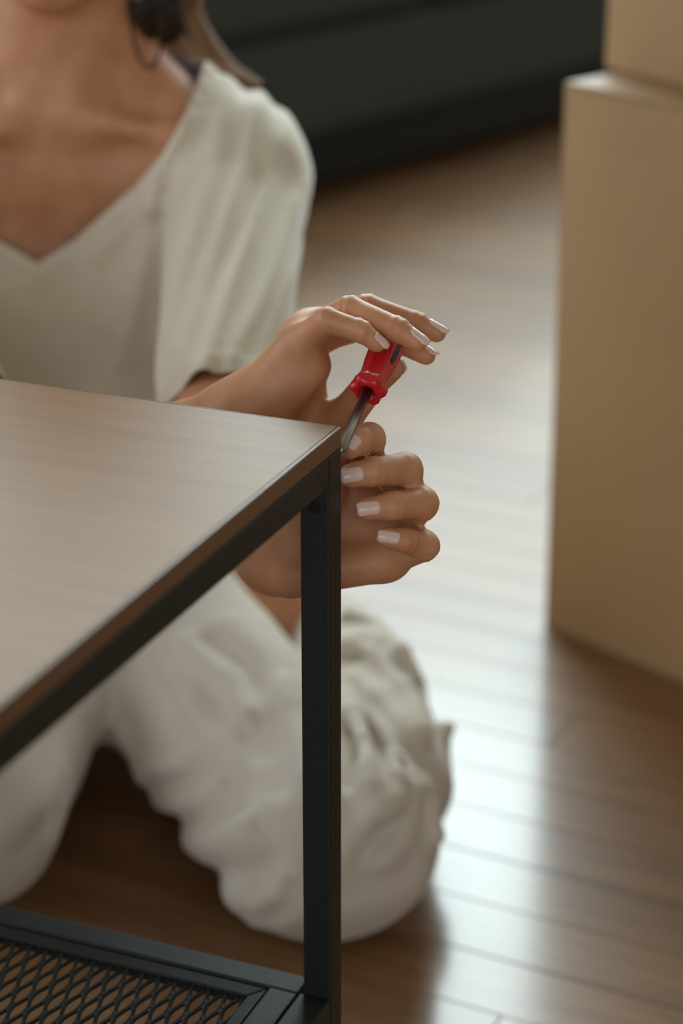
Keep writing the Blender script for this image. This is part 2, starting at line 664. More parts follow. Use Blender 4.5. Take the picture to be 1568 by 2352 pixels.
# ================================================================== SOFA
def make_sofa():
    a = math.radians(49.5)                                   # heading of the long side
    f0 = on_plane(1000, 410, 0.0)
    root = empty('sofa', (f0[0], f0[1], 0), a)
    tag(root, 'dark charcoal upholstered sofa standing low in the blurred background', 'sofa')
    # local x: along the front, y: towards the back (left of heading)
    Lh, D = 1.15, 0.86
    box_obj('base', (-Lh, 0.0, 0.130), (Lh, D, 0.30), M['sofa'], root, bevel=0.015, segs=3)
    box_obj('gap_shade_block', (-Lh + 0.06, 0.10, 0.012), (Lh - 0.06, D - 0.06, 0.1295), M['foot'], root, bevel=0.004)  # black block added under the base, stands in for the shade in the gap
    for s in (-1, 1):
        x0, x1 = (-Lh + 0.17, -0.004) if s < 0 else (0.004, Lh - 0.17)
        box_obj('seat_cushion', (x0, -0.012, 0.302), (x1, D - 0.24, 0.45), M['sofa'], root, bevel=0.04, segs=4)
        box_obj('back_cushion', (x0, D - 0.36, 0.452), (x1, D - 0.18, 0.82), M['sofa'], root, bevel=0.05, segs=4)
        xa = (-Lh, -Lh + 0.165) if s < 0 else (Lh - 0.165, Lh)
        box_obj('armrest', (xa[0], -0.005, 0.302), (xa[1], D - 0.18, 0.60), M['sofa'], root, bevel=0.03, segs=4)
    box_obj('backrest', (-Lh, D - 0.175, 0.302), (Lh, D, 0.78), M['sofa'], root, bevel=0.03, segs=4)
    for x in (-Lh + 0.1, Lh - 0.1):
        for y in (0.05, D - 0.03):
            bm = bmesh.new()
            add_tube(bm, [(x, y, 0.0), (x, y, 0.130)], [0.017, 0.024], 14)
            bm_obj('foot', bm, M['foot'], root)


make_sofa()


# ================================================================== CARDBOARD BOXES
def make_box(label, corner, az, L, D, Hb, z0, seam=True):
    """corner = far left corner of the face seen; az = heading of that face; D goes back"""
    root = empty('cardboard_box', (corner[0], corner[1], z0), az)
    tag(root, label, 'box', 'moving boxes stacked at the right')
    t = 0.005
    # walls as one folded sheet, open at the top, slightly rounded corners
    bm = bmesh.new()
    r = 0.006
    out = []
    for cx, cy, a0 in ((r, r, 180), (L - r, r, 270), (L - r, D - r, 0), (r, D - r, 90)):
        for k in range(4):
            a = math.radians(a0 + 30 * k)
            out.append((cx + r * math.cos(a), cy + r * math.sin(a)))
    n = len(out)
    c = (L / 2, D / 2)
    inn = [(c[0] + (x - c[0]) * (1 - 2 * t / L), c[1] + (y - c[1]) * (1 - 2 * t / D)) for x, y in out]
    rows = []
    for pts, z in ((out, 0.0), (out, Hb * 0.5), (out, Hb - 0.003), (inn, Hb - 0.003), (inn, 0.006)):
        rows.append([bm.verts.new((x, y, z)) for x, y in pts])
    for ra, rb in zip(rows, rows[1:]):
        for k in range(n):
            bm.faces.new((ra[k], ra[(k + 1) % n], rb[(k + 1) % n], rb[k]))
    bm.faces.new(rows[0][::-1])
    bm.faces.new(rows[-1])
    bm_obj('box_body', bm, M['card'], root)
    # two closed flaps, their folds rounded over the wall
    for s in (0, 1):
        bm = bmesh.new()
        y0, y1 = (0.0, D / 2 - 0.002) if s == 0 else (D / 2 + 0.002, D)
        add_box(bm, (0.002, y0, Hb - 0.003), (L - 0.002, y1, Hb + 0.002))
        bm_obj('flap', bm, M['card'], root, bevel=0.0022, segs=3)
    return root


def heading(az):            # azimuth from straight ahead, clockwise -> rotation of local x
    return math.radians(90 - az)


low_c = on_plane(1245, 1430, 0.0)
d_low = low_c[1] * CP + HC * SP
# height: same vertical edge reaches the pixel row 190
HB = 0.0
for k in range(1, 900):
    z = k / 1000
    d = low_c[1] * CP + (HC - z) * SP
    if H / 2 + F * ((HC - z) * CP - low_c[1] * SP) / d < 192:
        HB = z
        break
b1 = make_box('large brown cardboard box standing on the floor, lower of the stack', low_c, heading(137.4), 0.60, 0.42, HB, 0.0)
up_c = on_plane(1383, 155, HB + 0.002)
b2 = make_box('pale cardboard box resting on top of the larger box', up_c, heading(144.5), 0.42, 0.30, 0.34, HB + 0.003)


# ================================================================== SIDE TABLE
AZ_B = math.radians(22.5)
Bv = np.array([math.sin(AZ_B), math.cos(AZ_B)])
Cpt = at(785, 979, 1.150)
TH = Cpt[2]                        # table height
TW = 0.0169                        # tube width
SHZ = 0.1973                        # shelf height
# local frame: origin at the corner C, local x = along A (left, away), local y = -B (towards the camera)
table = empty('side_table', (Cpt[0], Cpt[1], 0), math.atan2(Bv[0], -Bv[1]) + math.pi / 2 + math.pi / 2)
Av = np.array([-Bv[1], Bv[0]])
table.rotation_euler = (0, 0, math.atan2(Av[1], Av[0]))     # x -> A, y -> A rotated +90 = -B
tag(table, 'low side table with wooden top, black steel frame and expanded mesh shelf', 'table')
TL, TD = 0.60, 0.40
BRD = 0.0112
EB = 0.0022                        # edge banding around the board
bm = bmesh.new()
add_box(bm, (EB, EB, TH - BRD), (TL - EB, TD - EB, TH))
top = bm_obj('tabletop', bm, M['table_wood'], table)
for lo, hi in (((0.0, 0.0, TH - BRD), (EB - 0.00002, TD, TH)), ((EB, 0.0, TH - BRD), (TL - EB, EB - 0.00002, TH)),
               ((TL - EB + 0.00002, 0.0, TH - BRD), (TL, TD, TH)), ((EB, TD - EB + 0.00002, TH - BRD), (TL - EB, TD, TH))):
    box_obj('edge_band', lo, hi, M['table_edge'], table, bevel=0.0010, segs=3)
ZT = TH - BRD


def tube_box(name, lo, hi, bevel=0.0012):
    return box_obj(name, lo, hi, M['black_metal'], table, bevel=bevel, segs=2)


# posts (the near right-hand one carries a screw hole)
for x0, y0, main in ((0, 0, 1), (TL - TW, 0, 0), (0, TD - TW, 0), (TL - TW, TD - TW, 0)):
    post = tube_box('post', (x0, y0, 0.004), (x0 + TW, y0 + TW, ZT - 0.0002))
    bm = bmesh.new()
    add_tube(bm, [(x0 + TW / 2, y0 + TW / 2, 0.0), (x0 + TW / 2, y0 + TW / 2, 0.006)], [0.007, 0.0075], 16)
    bm_obj('foot_cap', bm, M['black_plastic'], post)
    if main:
        # hole: rimmed disc, its shade put in as near-black colour, on the face that looks to the camera
        bm = bmesh.new()
        cx, cz, R = TW * 0.50, TH - 0.0405, 0.0028
        y = TW + 0.00015
        ra = [bm.verts.new((cx + R * 1.16 * math.cos(t), y, cz + R * 1.16 * math.sin(t))) for t in [k * math.pi / 12 for k in range(24)]]
        rb = [bm.verts.new((cx + R * math.cos(t), y + 0.00015, cz + R * math.sin(t))) for t in [k * math.pi / 12 for k in range(24)]]
        rc = [bm.verts.new((cx + R * 0.9 * math.cos(t), y - 0.0001, cz + R * 0.9 * math.sin(t))) for t in [k * math.pi / 12 for k in range(24)]]
        for p, q in ((ra, rb), (rb, rc)):
            for k in range(24):
                bm.faces.new((p[k], p[(k + 1) % 24], q[(k + 1) % 24], q[k]))
        bm.faces.new(rc)
        bm_obj('screw_hole', bm, M['hole'], post)
# rails under the top and at shelf level on the two ends (they run between the posts)
for x0 in (0.0, TL - TW):
    tube_box('top_rail', (x0, TW + 0.0001, ZT - TW), (x0 + TW, TD - TW - 0.0001, ZT - 0.0002))
    xa, xb = (0.0, TW + 0.0022) if x0 == 0.0 else (TL - TW - 0.0022, TL)
    tube_box('lower_rail', (xa, TW + 0.0001, SHZ - TW), (xb, TD - TW - 0.0001, SHZ))
for y0 in (0.0, TD - TW):
    tube_box('top_rail', (TW + 0.0004, y0, ZT - TW), (TL - TW - 0.0004, y0 + TW, ZT - 0.0002))
# shelf: tube frame, inner lip and expanded metal
g = 0.0011
SX0, SX1, SY0, SY1 = TW + g + 0.0022, TL - TW - g - 0.0022, 0.0008, TD - 0.0008
FW = 0.0172
tube_box('shelf_rail', (SX0, SY0, SHZ - TW), (SX1, SY0 + FW, SHZ))
tube_box('shelf_rail', (SX0, SY1 - FW, SHZ - TW), (SX1, SY1, SHZ))
tube_box('shelf_rail', (SX0, SY0 + FW + 0.0002, SHZ - TW), (SX0 + FW, SY1 - FW - 0.0002, SHZ - 0.0001))
tube_box('shelf_rail', (SX1 - FW, SY0 + FW + 0.0002, SHZ - TW), (SX1, SY1 - FW - 0.0002, SHZ - 0.0001))
# inner lip: sloping strip with mitred corners
ix0, ix1, iy0, iy1 = SX0 + FW + 0.0012, SX1 - FW - 0.0012, SY0 + FW + 0.0012, SY1 - FW - 0.0012
LW = 0.0085
sides = [((ix0, iy0), (ix1, iy0), (ix1 - LW, iy0 + LW), (ix0 + LW, iy0 + LW)),
         ((ix0, iy1), (ix0, iy0), (ix0 + LW, iy0 + LW), (ix0 + LW, iy1 - LW)),
         ((ix1, iy0), (ix1, iy1), (ix1 - LW, iy1 - LW), (ix1 - LW, iy0 + LW)),
         ((ix1, iy1), (ix0, iy1), (ix0 + LW, iy1 - LW), (ix1 - LW, iy1 - LW))]
for a, b, c, d in sides:
    bm = bmesh.new()
    e = 0.0002
    mid = ((a[0] + b[0] + c[0] + d[0]) / 4, (a[1] + b[1] + c[1] + d[1]) / 4)
    tp = [bm.verts.new((x + (mid[0] - x) * 0.0012, y + (mid[1] - y) * 0.0012, z)) for (x, y), z in ((a, SHZ - 0.0012), (b, SHZ - 0.0012), (c, SHZ - 0.0026), (d, SHZ - 0.0026))]
    bt = [bm.verts.new((v.co.x, v.co.y, SHZ - 0.009)) for v in tp]
    bm.faces.new(tp)
    bm.faces.new(bt[::-1])
    for k in range(4):
        bm.faces.new((tp[k], bt[k], bt[(k + 1) % 4], tp[(k + 1) % 4]))
    bmesh.ops.recalc_face_normals(bm, faces=bm.faces[:])
    bm_obj('shelf_lip', bm, M['black_metal'], table, bevel=0.0008, segs=2)


def expanded_mesh():
    """sheet of expanded metal: staggered leaf-shaped openings, long diagonal along y, strands twisted"""
    S, L = 0.0107, 0.0300
    ha, hb, nseg = L * 0.385, S * 0.245, 5
    x0, x1, y0, y1 = ix0 + LW - 0.001, ix1 - LW + 0.001, iy0 + LW - 0.001, iy1 - LW + 0.001
    z = SHZ - 0.0048
    bm = bmesh.new()
    nx, ny = int((x1 - x0) / S) + 2, int((y1 - y0) / (L / 2)) + 2
    for j in range(-1, ny):
        for i in range(-1, nx):
            cx, cy = x0 + i * S + (S / 2 if j % 2 else 0), y0 + j * L / 2
            outer, inner = [], []
            for q, (sx, sy) in enumerate(((1, 1), (-1, 1), (-1, -1), (1, -1))):
                for k in range(nseg):
                    f = k / nseg if q % 2 == 0 else 1 - k / nseg          # 0 at the side corner, 1 at the tip
                    outer.append((cx + sx * S / 2 * (1 - f), cy + sy * L / 2 * f, z))
                    lx = sx * hb * (1 - f ** 1.7) ** 0.9
                    inner.append((cx + lx + 0.0005 * math.sin(math.pi * sy * f), cy + sy * ha * f, z + 0.0013 * lx / hb))
            if any(not (x0 <= p[0] <= x1 and y0 <= p[1] <= y1) for p in outer):
                outer = [(min(max(p[0], x0), x1), min(max(p[1], y0), y1), p[2]) for p in outer]
                inner = [(min(max(p[0], x0), x1), min(max(p[1], y0), y1), p[2]) for p in inner]
            n = len(outer)
            vo = [bm.verts.new(p) for p in outer]
            vi = [bm.verts.new(p) for p in inner]
            for k in range(n):
                f = (vo[k], vo[(k + 1) % n], vi[(k + 1) % n], vi[k])
                bm.faces.new(f)
    bmesh.ops.remove_doubles(bm, verts=bm.verts[:], dist=0.00002)
    small = [f for f in bm.faces if f.calc_area() < 1e-11]
    bmesh.ops.delete(bm, geom=small, context='FACES')
    o = bm_obj('mesh_panel', bm, M['black_metal'], table)
    return solidify(o, 0.0016)


expanded_mesh()


# ================================================================== SCREWDRIVER
SD_A = at(842, 902, 1.194)                       # centre of the collar face, shaft side
SD_B = at(899, 776, 1.224)                       # butt end of the handle
ax = (SD_B - SD_A)
SDL = float(np.linalg.norm(ax))
ax = Vector(ax / SDL)
sd = empty('screwdriver', tuple(SD_A - np.array(ax) * 0.044))
tag(sd, 'red handled screwdriver held above the table corner', 'screwdriver')
side = Vector((1, 0, 0))
side = (side - ax * side.dot(ax)).normalized()
upv = ax.cross(side)
base = Vector(SD_A) - sd.location


def sd_profile(name, prof, mat, lobes=0, amp=None, seg=48, parent=None):
    bm = bmesh.new()
    rings = []
    for i, (t, r) in enumerate(prof):
        am = amp[i] if amp else 0
        ring = []
        for k in range(seg):
            th = 2 * math.pi * k / seg
            rr = r * (1 + am * math.cos(lobes * th))
            ring.append(bm.verts.new(base + ax * t + (side * math.cos(th) + upv * math.sin(th)) * rr))
        rings.append(ring)
    for a, b in zip(rings, rings[1:]):
        for k in range(seg):
            bm.faces.new((a[k], a[(k + 1) % seg], b[(k + 1) % seg], b[k]))
    bm.faces.new(rings[0][::-1])
    bm.faces.new(rings[-1])
    bmesh.ops.recalc_face_normals(bm, faces=bm.faces[:])
    return bm_obj(name, bm, mat, parent or sd, smooth=True)


hp = [(0.003, 0.0030), (0.003, 0.0042), (-0.0002, 0.0046), (-0.0006, 0.0060), (0.0000, 0.0082), (0.0018, 0.0094), (0.0048, 0.0095), (0.0066, 0.0088), (0.0082, 0.0076), (0.0105, 0.0073),
      (0.016, 0.0077), (0.024, 0.0084), (0.032, 0.0088), (SDL - 0.006, 0.0086), (SDL - 0.002, 0.0074), (SDL, 0.0045)]
ha = [0, 0, 0, 0.03, 0.09, 0.105, 0.105, 0.07, 0.02, 0.03, 0.055, 0.065, 0.065, 0.06, 0.04, 0]
handle = sd_profile('handle', hp, M['red'], 6, ha, seg=72)
# dark inlay strip in the flute that faces the camera
cdir = (Vector((0, 0, HC)) - Vector(SD_A)).normalized()
cdir = (cdir - ax * cdir.dot(ax)).normalized()
ang = math.atan2(cdir.dot(upv), cdir.dot(side))
ang = (round((ang - math.pi / 6) / (math.pi / 3)) * math.pi / 3 + math.pi / 6)
for aa in (ang - math.pi / 3, ang, ang + math.pi / 3):
    d0 = side * math.cos(aa) + upv * math.sin(aa)
    if d0.dot(Vector((1, -0.5, 0)).normalized()) > 0.72:
        break
bm = bmesh.new()
sv = ax.cross(d0)
for t0, t1 in ((0.0225, SDL - 0.004),):
    n = 10
    rows = []
    for i in range(n + 1):
        t = t0 + (t1 - t0) * i / n
        w = 0.0017 * (min(1, math.sin(math.pi * min(i + 0.6, n - i + 0.6) / n) * 3))
        r = float(np.interp(t, [q[0] for q in hp[4:]], [q[1] for q in hp[4:]])) * 0.938 + 0.0004
        rows.append([bm.verts.new(base + ax * t + d0 * (r - 0.001) - sv * w), bm.verts.new(base + ax * t + d0 * r - sv * w),
                     bm.verts.new(base + ax * t + d0 * r + sv * w), bm.verts.new(base + ax * t + d0 * (r - 0.001) + sv * w)])
    for a, b in zip(rows, rows[1:]):
        for k in range(3):
            bm.faces.new((a[k], a[k + 1], b[k + 1], b[k]))
    bmesh.ops.recalc_face_normals(bm, faces=bm.faces[:])
bm_obj('grip_inlay', bm, M['black_plastic'], handle, smooth=False)
bm = bmesh.new()
add_tube(bm, [base + ax * 0.004, base - ax * 0.044, base - ax * 0.0455, base - ax * 0.048], [0.0029, 0.0029, 0.0027, 0.0012], 20)
bm_obj('shaft', bm, M['steel'], sd, smooth=True).data.polygons.foreach_set('use_smooth', [True] * 62)


# ================================================================== THE PERSON
person = empty('person', (-0.225, 1.86, 0))
tag(person, 'person kneeling on the floor in white V-neck T-shirt and cream trousers, turning a screwdriver', 'person')


def place(o):                                    # meshes are built in world coordinates
    o.parent = person
    o.matrix_parent_inverse = Matrix.Translation((-person.location.x, -person.location.y, 0))
    return o


CX = -0.225
# ---- joints
notch = np.array([CX, 1.69, 0.57])
shL = at(533, 413, 1.735)
elL = at(512, 985, 1.505)
wrL = at(626, 1256, 1.264)
shR = np.array([-0.385, 1.66, 0.50])
elR = np.array([-0.225, 1.380, 0.366])
wrR = at(537, 968, 1.250)
hipL, hipR = at(335, 1405, 1.955), at(85, 1372, 1.975)
knL = at(796, 1925, 1.672)
knR = at(-68, 1872, 1.685)
anL = at(742, 1452, 2.045)
anR = np.array([-0.43, 1.90, 0.05])

HAND_R = dict(
    pinky=([(686, 790, 1.224), (750, 736, 1.198), (826, 759, 1.196), (866, 789, 1.1985)], (8.6, 6.9, 6.0, 4.9)),
    ring=([(696, 768, 1.238), (804, 712, 1.2165), (912, 757, 1.2040), (957, 785, 1.2035)], (9.3, 7.6, 6.8, 5.5)),
    middle=([(708, 758, 1.254), (844, 708, 1.243), (956, 744, 1.238), (1002, 764, 1.237)], (9.6, 7.7, 6.7, 5.5)),
    index=([(718, 772, 1.270), (842, 746, 1.260), (922, 786, 1.248), (978, 816, 1.243)], (9.8, 7.9, 6.8, 5.5)),
    thumb=([(772, 982, 1.258), (850, 884, 1.238), (898, 850, 1.231)], (10.2, 8.8, 6.6)))
HAND_L = dict(
    index=([(834, 1064, 1.242), (848, 1008, 1.204), (822, 1012, 1.189), (805, 1026, 1.183)], (9.8, 8.5, 7.8, 6.6)),
    middle=([(874, 1122, 1.245), (931, 1079, 1.208), (858, 1083, 1.193), (806, 1092, 1.190)], (9.8, 9.2, 7.9, 6.6)),
    ring=([(886, 1202, 1.245), (969, 1157, 1.208), (902, 1161, 1.195), (844, 1168, 1.192)], (9.6, 8.8, 7.7, 6.3)),
    pinky=([(892, 1284, 1.242), (974, 1254, 1.212), (932, 1241, 1.199), (887, 1234, 1.196)], (9.0, 8.0, 6.8, 5.5)),
    thumb=([(738, 1120, 1.226), (760, 1062, 1.208), (783, 1022, 1.203)], (10.5, 9.0, 7.4)))


def pts(l):
    return [at(*p) for p in l]


def hand_field(fingers, palm, kp=0.010):
    chains, prox = [], []
    for name, (j, r) in fingers.items():
        J = pts(j)
        r = [x / 1000 for x in r]
        segs = [cone(a, b, ra, rb) for a, b, ra, rb in zip(J, J[1:], r, r[1:])]
        prox.append(segs[0])
        chains.append(sunion(segs, 0.0022))
    body = sunion(palm + prox, kp)

    def f(P):
        d = body(P)
        for c in chains:
            d = smin(d, c(P), 0.0012)
        return d
    return f


hr, hl = HAND_R, HAND_L
mcR = {k: at(*hr[k][0][0]) for k in hr}
mcL = {k: at(*hl[k][0][0]) for k in hl}
palmR = [cone(at(548, 968, 1.236), mcR['pinky'], 0.0135, 0.0098), cone(at(548, 962, 1.244), mcR['ring'], 0.0135, 0.0102),
         cone(at(550, 958, 1.254), mcR['middle'], 0.0135, 0.0104), cone(at(555, 958, 1.264), mcR['index'], 0.0135, 0.0104),
         cone(at(600, 962, 1.236), at(706, 842, 1.228), 0.0135, 0.0120),          # little finger side of the palm
         cone(at(620, 960, 1.250), at(716, 840, 1.250), 0.0120, 0.0110),
         cone(at(600, 985, 1.262), at(700, 905, 1.262), 0.0150, 0.0125),          # ball of the thumb
         cone(at(590, 990, 1.268), at(772, 982, 1.258), 0.0145, 0.0112)]
palmL = [cone(at(645, 1225, 1.258), mcL['index'], 0.0150, 0.0110), cone(at(640, 1250, 1.258), mcL['middle'], 0.0150, 0.0112),
         cone(at(640, 1275, 1.258), mcL['ring'], 0.0150, 0.0110), cone(at(640, 1295, 1.256), mcL['pinky'], 0.0140, 0.0105),
         cone(at(672, 1318, 1.240), at(862, 1290, 1.238), 0.0138, 0.0105),
         cone(at(668, 1240, 1.246), at(738, 1122, 1.226), 0.0165, 0.0115),
         cone(at(760, 1200, 1.252), at(830, 1200, 1.250), 0.0120, 0.0120)]
fR = hand_field(hr, palmR)
fL = hand_field(hl, palmL)
armR = sunion([cone(wrR, wrR + (elR - wrR) * 0.45, 0.0200, 0.031), cone(wrR + (elR - wrR) * 0.45, elR, 0.031, 0.036)], 0.02)
armL = sunion([cone(wrL, wrL + (elL - wrL) * 0.5, 0.0215, 0.032), cone(wrL + (elL - wrL) * 0.5, elL, 0.031, 0.033)], 0.02)
upL = cone(shL, elL, 0.043, 0.032)
upR = cone(shR, elR, 0.047, 0.037)
torso_parts = [ell((CX - 0.02, 1.92, 0.15), (0.135, 0.11, 0.10)), ell((CX, 1.835, 0.29), (0.125, 0.095, 0.15)),
               ell((CX, 1.785, 0.43), (0.145, 0.098, 0.15)),
               cone(shL + np.array([0, 0.0, -0.002]), (CX + 0.05, 1.765, 0.53), 0.050, 0.060), cone(shR, (CX - 0.05, 1.765, 0.53), 0.050, 0.060)]
bust = [ell((CX + 0.075, 1.712, 0.405), (0.062, 0.055, 0.065)), ell((CX - 0.075, 1.712, 0.405), (0.062, 0.055, 0.065))]
trap = [cone((CX + 0.02, 1.765, 0.635), shL + np.array([-0.03, 0.02, 0.022]), 0.036, 0.026), cone((CX - 0.02, 1.765, 0.635), shR + np.array([0.03, 0.02, 0.022]), 0.036, 0.026)]
neck = cone((CX + 0.002, 1.748, 0.54), (CX + 0.008, 1.738, 0.70), 0.058, 0.053)
clav = [cone((CX + 0.016, 1.694, 0.570), shL + np.array([-0.01, -0.025, 0.034]), 0.0085, 0.0075),
        cone((CX - 0.016, 1.694, 0.570), shR + np.array([0.01, -0.025, 0.034]), 0.0085, 0.0075)]
scm = [cone((CX + 0.014, 1.692, 0.578), (CX + 0.056, 1.745, 0.70), 0.008, 0.012), cone((CX - 0.012, 1.692, 0.578), (CX - 0.044, 1.745, 0.70), 0.008, 0.012)]
# head, bowed a little
HT = math.radians(16)
hx = np.array([1.0, 0.05, -0.04]); hx /= np.linalg.norm(hx)
hfwd = np.array([0.05, -math.cos(HT), -math.sin(HT)]); hfwd -= hx * (hfwd @ hx); hfwd /= np.linalg.norm(hfwd)
hup = np.cross(hfwd, hx) * -1
if hup[2] < 0:
    hup = -hup
HCN = np.array([CX + 0.012, 1.700, 0.783])


def hd(x, y, z):                                   # head frame: x to her left, y forward, z up
    return HCN + hx * x + hfwd * y + hup * z


HR = np.stack([hx, hfwd, hup], 1)
head = sunion([ell(hd(0, -0.012, 0.035), (0.074, 0.092, 0.085), HR), ell(hd(0, 0.030, -0.035), (0.058, 0.056, 0.075), HR),
               ell(hd(0, 0.060, -0.094), (0.024, 0.024, 0.020), HR),
               cone(hd(0.052, -0.01, -0.055), hd(0.012, 0.058, -0.096), 0.014, 0.013), cone(hd(-0.052, -0.01, -0.055), hd(-0.012, 0.058, -0.096), 0.014, 0.013),
               ell(hd(0.038, 0.05, -0.018), (0.026, 0.024, 0.022), HR), ell(hd(-0.038, 0.05, -0.018), (0.026, 0.024, 0.022), HR)], 0.022)
face = [cone(hd(0, 0.080, 0.010), hd(0, 0.100, -0.028), 0.007, 0.0095), ell(hd(0.011, 0.092, -0.032), (0.007, 0.008, 0.006), HR), ell(hd(-0.011, 0.092, -0.032), (0.007, 0.008, 0.006), HR),
        ell(hd(0, 0.084, -0.056), (0.022, 0.009, 0.005), HR), ell(hd(0, 0.082, -0.066), (0.019, 0.010, 0.006), HR),
        cone(hd(0.016, 0.080, 0.016), hd(0.045, 0.068, 0.018), 0.006, 0.005), cone(hd(-0.016, 0.080, 0.016), hd(-0.045, 0.068, 0.018), 0.006, 0.005)]
sockets = [ell(hd(0.031, 0.088, 0.000), (0.016, 0.012, 0.009), HR), ell(hd(-0.031, 0.088, 0.000), (0.016, 0.012, 0.009), HR)]
ears = [ell(hd(s * 0.075, -0.012, -0.012), (0.008, 0.017, 0.030), HR) for s in (1, -1)]
# legs under the trousers, feet bare
thL, thR = cone(hipL, knL, 0.062, 0.050), cone(hipR, knR, 0.064, 0.050)
caL, caR = cone(at(850, 1850, 1.73), anL, 0.046, 0.030), cone(knR, anR, 0.046, 0.030)
footL = [cone(anL, at(625, 1400, 2.035), 0.033, 0.038), cone(at(625, 1400, 2.035), at(555, 1335, 2.06), 0.038, 0.026)]
footR = [cone(anR, anR + np.array([0.07, 0.14, -0.018]), 0.030, 0.026)]


def torso_field(P):
    d = sunion(torso_parts, 0.05)(P)
    d = smin(d, sunion(bust, 0.01)(P), 0.03)
    for t in trap + [upL, upR]:
        d = smin(d, t(P), 0.035)
    for t in clav:
        d = smin(d, t(P), 0.014)
    return d


def body_field(P):
    d = torso_field(P)
    d = smin(d, neck(P), 0.035)
    for t in scm:
        d = smin(d, t(P), 0.014)
    h = head(P)
    for t in face:
        h = smin(h, t(P), 0.009)
    for s in sockets:
        h = -smin(-h, s(P), 0.008)
    for e in ears:
        h = smin(h, e(P), 0.006)
    d = smin(d, h, 0.018)
    d = smin(d, armL(P), 0.02)
    d = smin(d, armR(P), 0.02)
    for t in (thL, thR):
        d = smin(d, t(P), 0.04)
    for t in (caL, caR):
        d = smin(d, t(P), 0.015)
    for t in footL + footR:
        d = smin(d, t(P), 0.02)
    return d


def armhand_field(hand, arm):
    return lambda P: smin(hand(P), arm(P), 0.022)


def creases(base_f, fingers, depth=0.00035):
    """fine furrows across the backs of the finger joints"""
    rings = []
    for name, (j, r) in fingers.items():
        J = pts(j)
        for k in range(1, len(J) - 1):
            t = J[k + 1] - J[k - 1]
            t /= np.linalg.norm(t)
            rings.append((J[k], t, r[k] / 1000))

    def f(P):
        d = base_f(P)
        near = np.abs(d) < 0.004
        if near.any():
            q = P[near]
            add = np.zeros(len(q))
            for c, t, r in rings:
                v = q - c
                s = v @ t
                m = np.linalg.norm(v, axis=1) < r * 1.7
                add += np.where(m, depth * np.exp(-(s / 0.005) ** 2) * np.cos(s / 0.0026 * math.pi), 0)
            d = d.copy()
            d[near] += add
        return d
    return f


# the body: the two forearms with their hands are meshed finely, the rest more coarsely; each fine part runs up inside the sleeve
VR, QR = surface(creases(armhand_field(fR, armR), hr), wrR - np.array([0.20, 0.06, 0.17]), wrR + np.array([0.17, 0.22, 0.10]), 0.00125)
VL, QL = surface(creases(armhand_field(fL, armL), hl), wrL - np.array([0.10, 0.07, 0.06]), wrL + np.array([0.13, 0.27, 0.16]), 0.00125)
# cut the coarse body's forearms off below the elbow, inside the fine ones
coarse_arm_end = [(wrL, elL), (wrR, elR)]


def coarse_field(P):
    d = body_field(P)
    for w, e in coarse_arm_end:
        t = (e - w) / np.linalg.norm(e - w)
        L = np.linalg.norm(e - w)
        s = (P - w) @ t
        rad = np.linalg.norm(P - w - s[:, None] * t, axis=1)
        m = (rad < 0.075) & (s < L * 0.72)
        d = np.where(m, np.maximum(d, L * 0.72 - s), d)
    return d


VB, QB = surface(coarse_field, (-0.62, 1.22, -0.01), (0.14, 2.24, 0.92), 0.0042)
VB = relax(VB, QB, 1, 0.4)
VB[:, 2] = np.maximum(VB[:, 2], 0.0008)
V = np.concatenate([VB, VR, VL])
Q = np.concatenate([QB, QR + len(VB), QL + len(VB) + len(VR)])
body = place(np_obj('body', V, Q, M['skin']))


# ---- nails
def nail(J, r, hint, wide=0.62, back=0.30, over=0.0022):
    a, b = J[-2], J[-1]
    u = (b - a)
    L = np.linalg.norm(u)
    u /= L
    n = np.asarray(hint, float)
    n = n - u * (n @ u)
    n /= np.linalg.norm(n)
    s = np.cross(u, n)
    r0, r1 = r[-2] / 1000, r[-1] / 1000
    bm = bmesh.new()
    nu, nv = 13, 9
    lenN = 0.0115 if r1 > 0.0052 else 0.0098
    end = L + r1 * 0.75 + over
    st = end - lenN - r1 * 0.25
    rows = []
    for i in range(nu):
        f = i / (nu - 1)
        t = st + (end - st) * f
        tt = min(max(t / L, 0), 1)
        rr = r0 + (r1 - r0) * tt
        if t > L:
            rr = r1 * (1 - 0.30 * ((t - L) / (r1 * 1.3)) ** 2)
        wmax = math.radians(50) * (0.82 + 0.18 * math.sin(math.pi * min(f * 1.5, 1) / 2))
        if f < 0.25:
            wmax *= 0.55 + 0.45 * math.sin(f / 0.25 * math.pi / 2)
        if f > 0.74:
            wmax *= 1 - 0.30 * ((f - 0.74) / 0.26) ** 2
        row = []
        for j in range(nv):
            an = (2 * j / (nv - 1) - 1) * wmax
            lift = 0.00035 if f > 0.08 else -0.0004
            rad = rr + lift - (0.0010 if abs(2 * j / (nv - 1) - 1) > 0.98 and f < 0.7 else 0)
            p = a + u * t + (n * math.cos(an) * rad * 0.97 + s * math.sin(an) * rad * 0.93)
            row.append(bm.verts.new(p))
        rows.append(row)
    for p, q in zip(rows, rows[1:]):
        for k in range(nv - 1):
            bm.faces.new((p[k], p[k + 1], q[k + 1], q[k]))
    bmesh.ops.recalc_face_normals(bm, faces=bm.faces[:])
    bm.faces.ensure_lookup_table()
    if bm.faces[len(bm.faces) // 2].normal.dot(Vector(n)) < 0:
        bmesh.ops.reverse_faces(bm, faces=bm.faces[:])
    o = bm_obj('fingernail', bm, M['nail'], body, smooth=True)
    solidify(o, 0.0007)
    return o


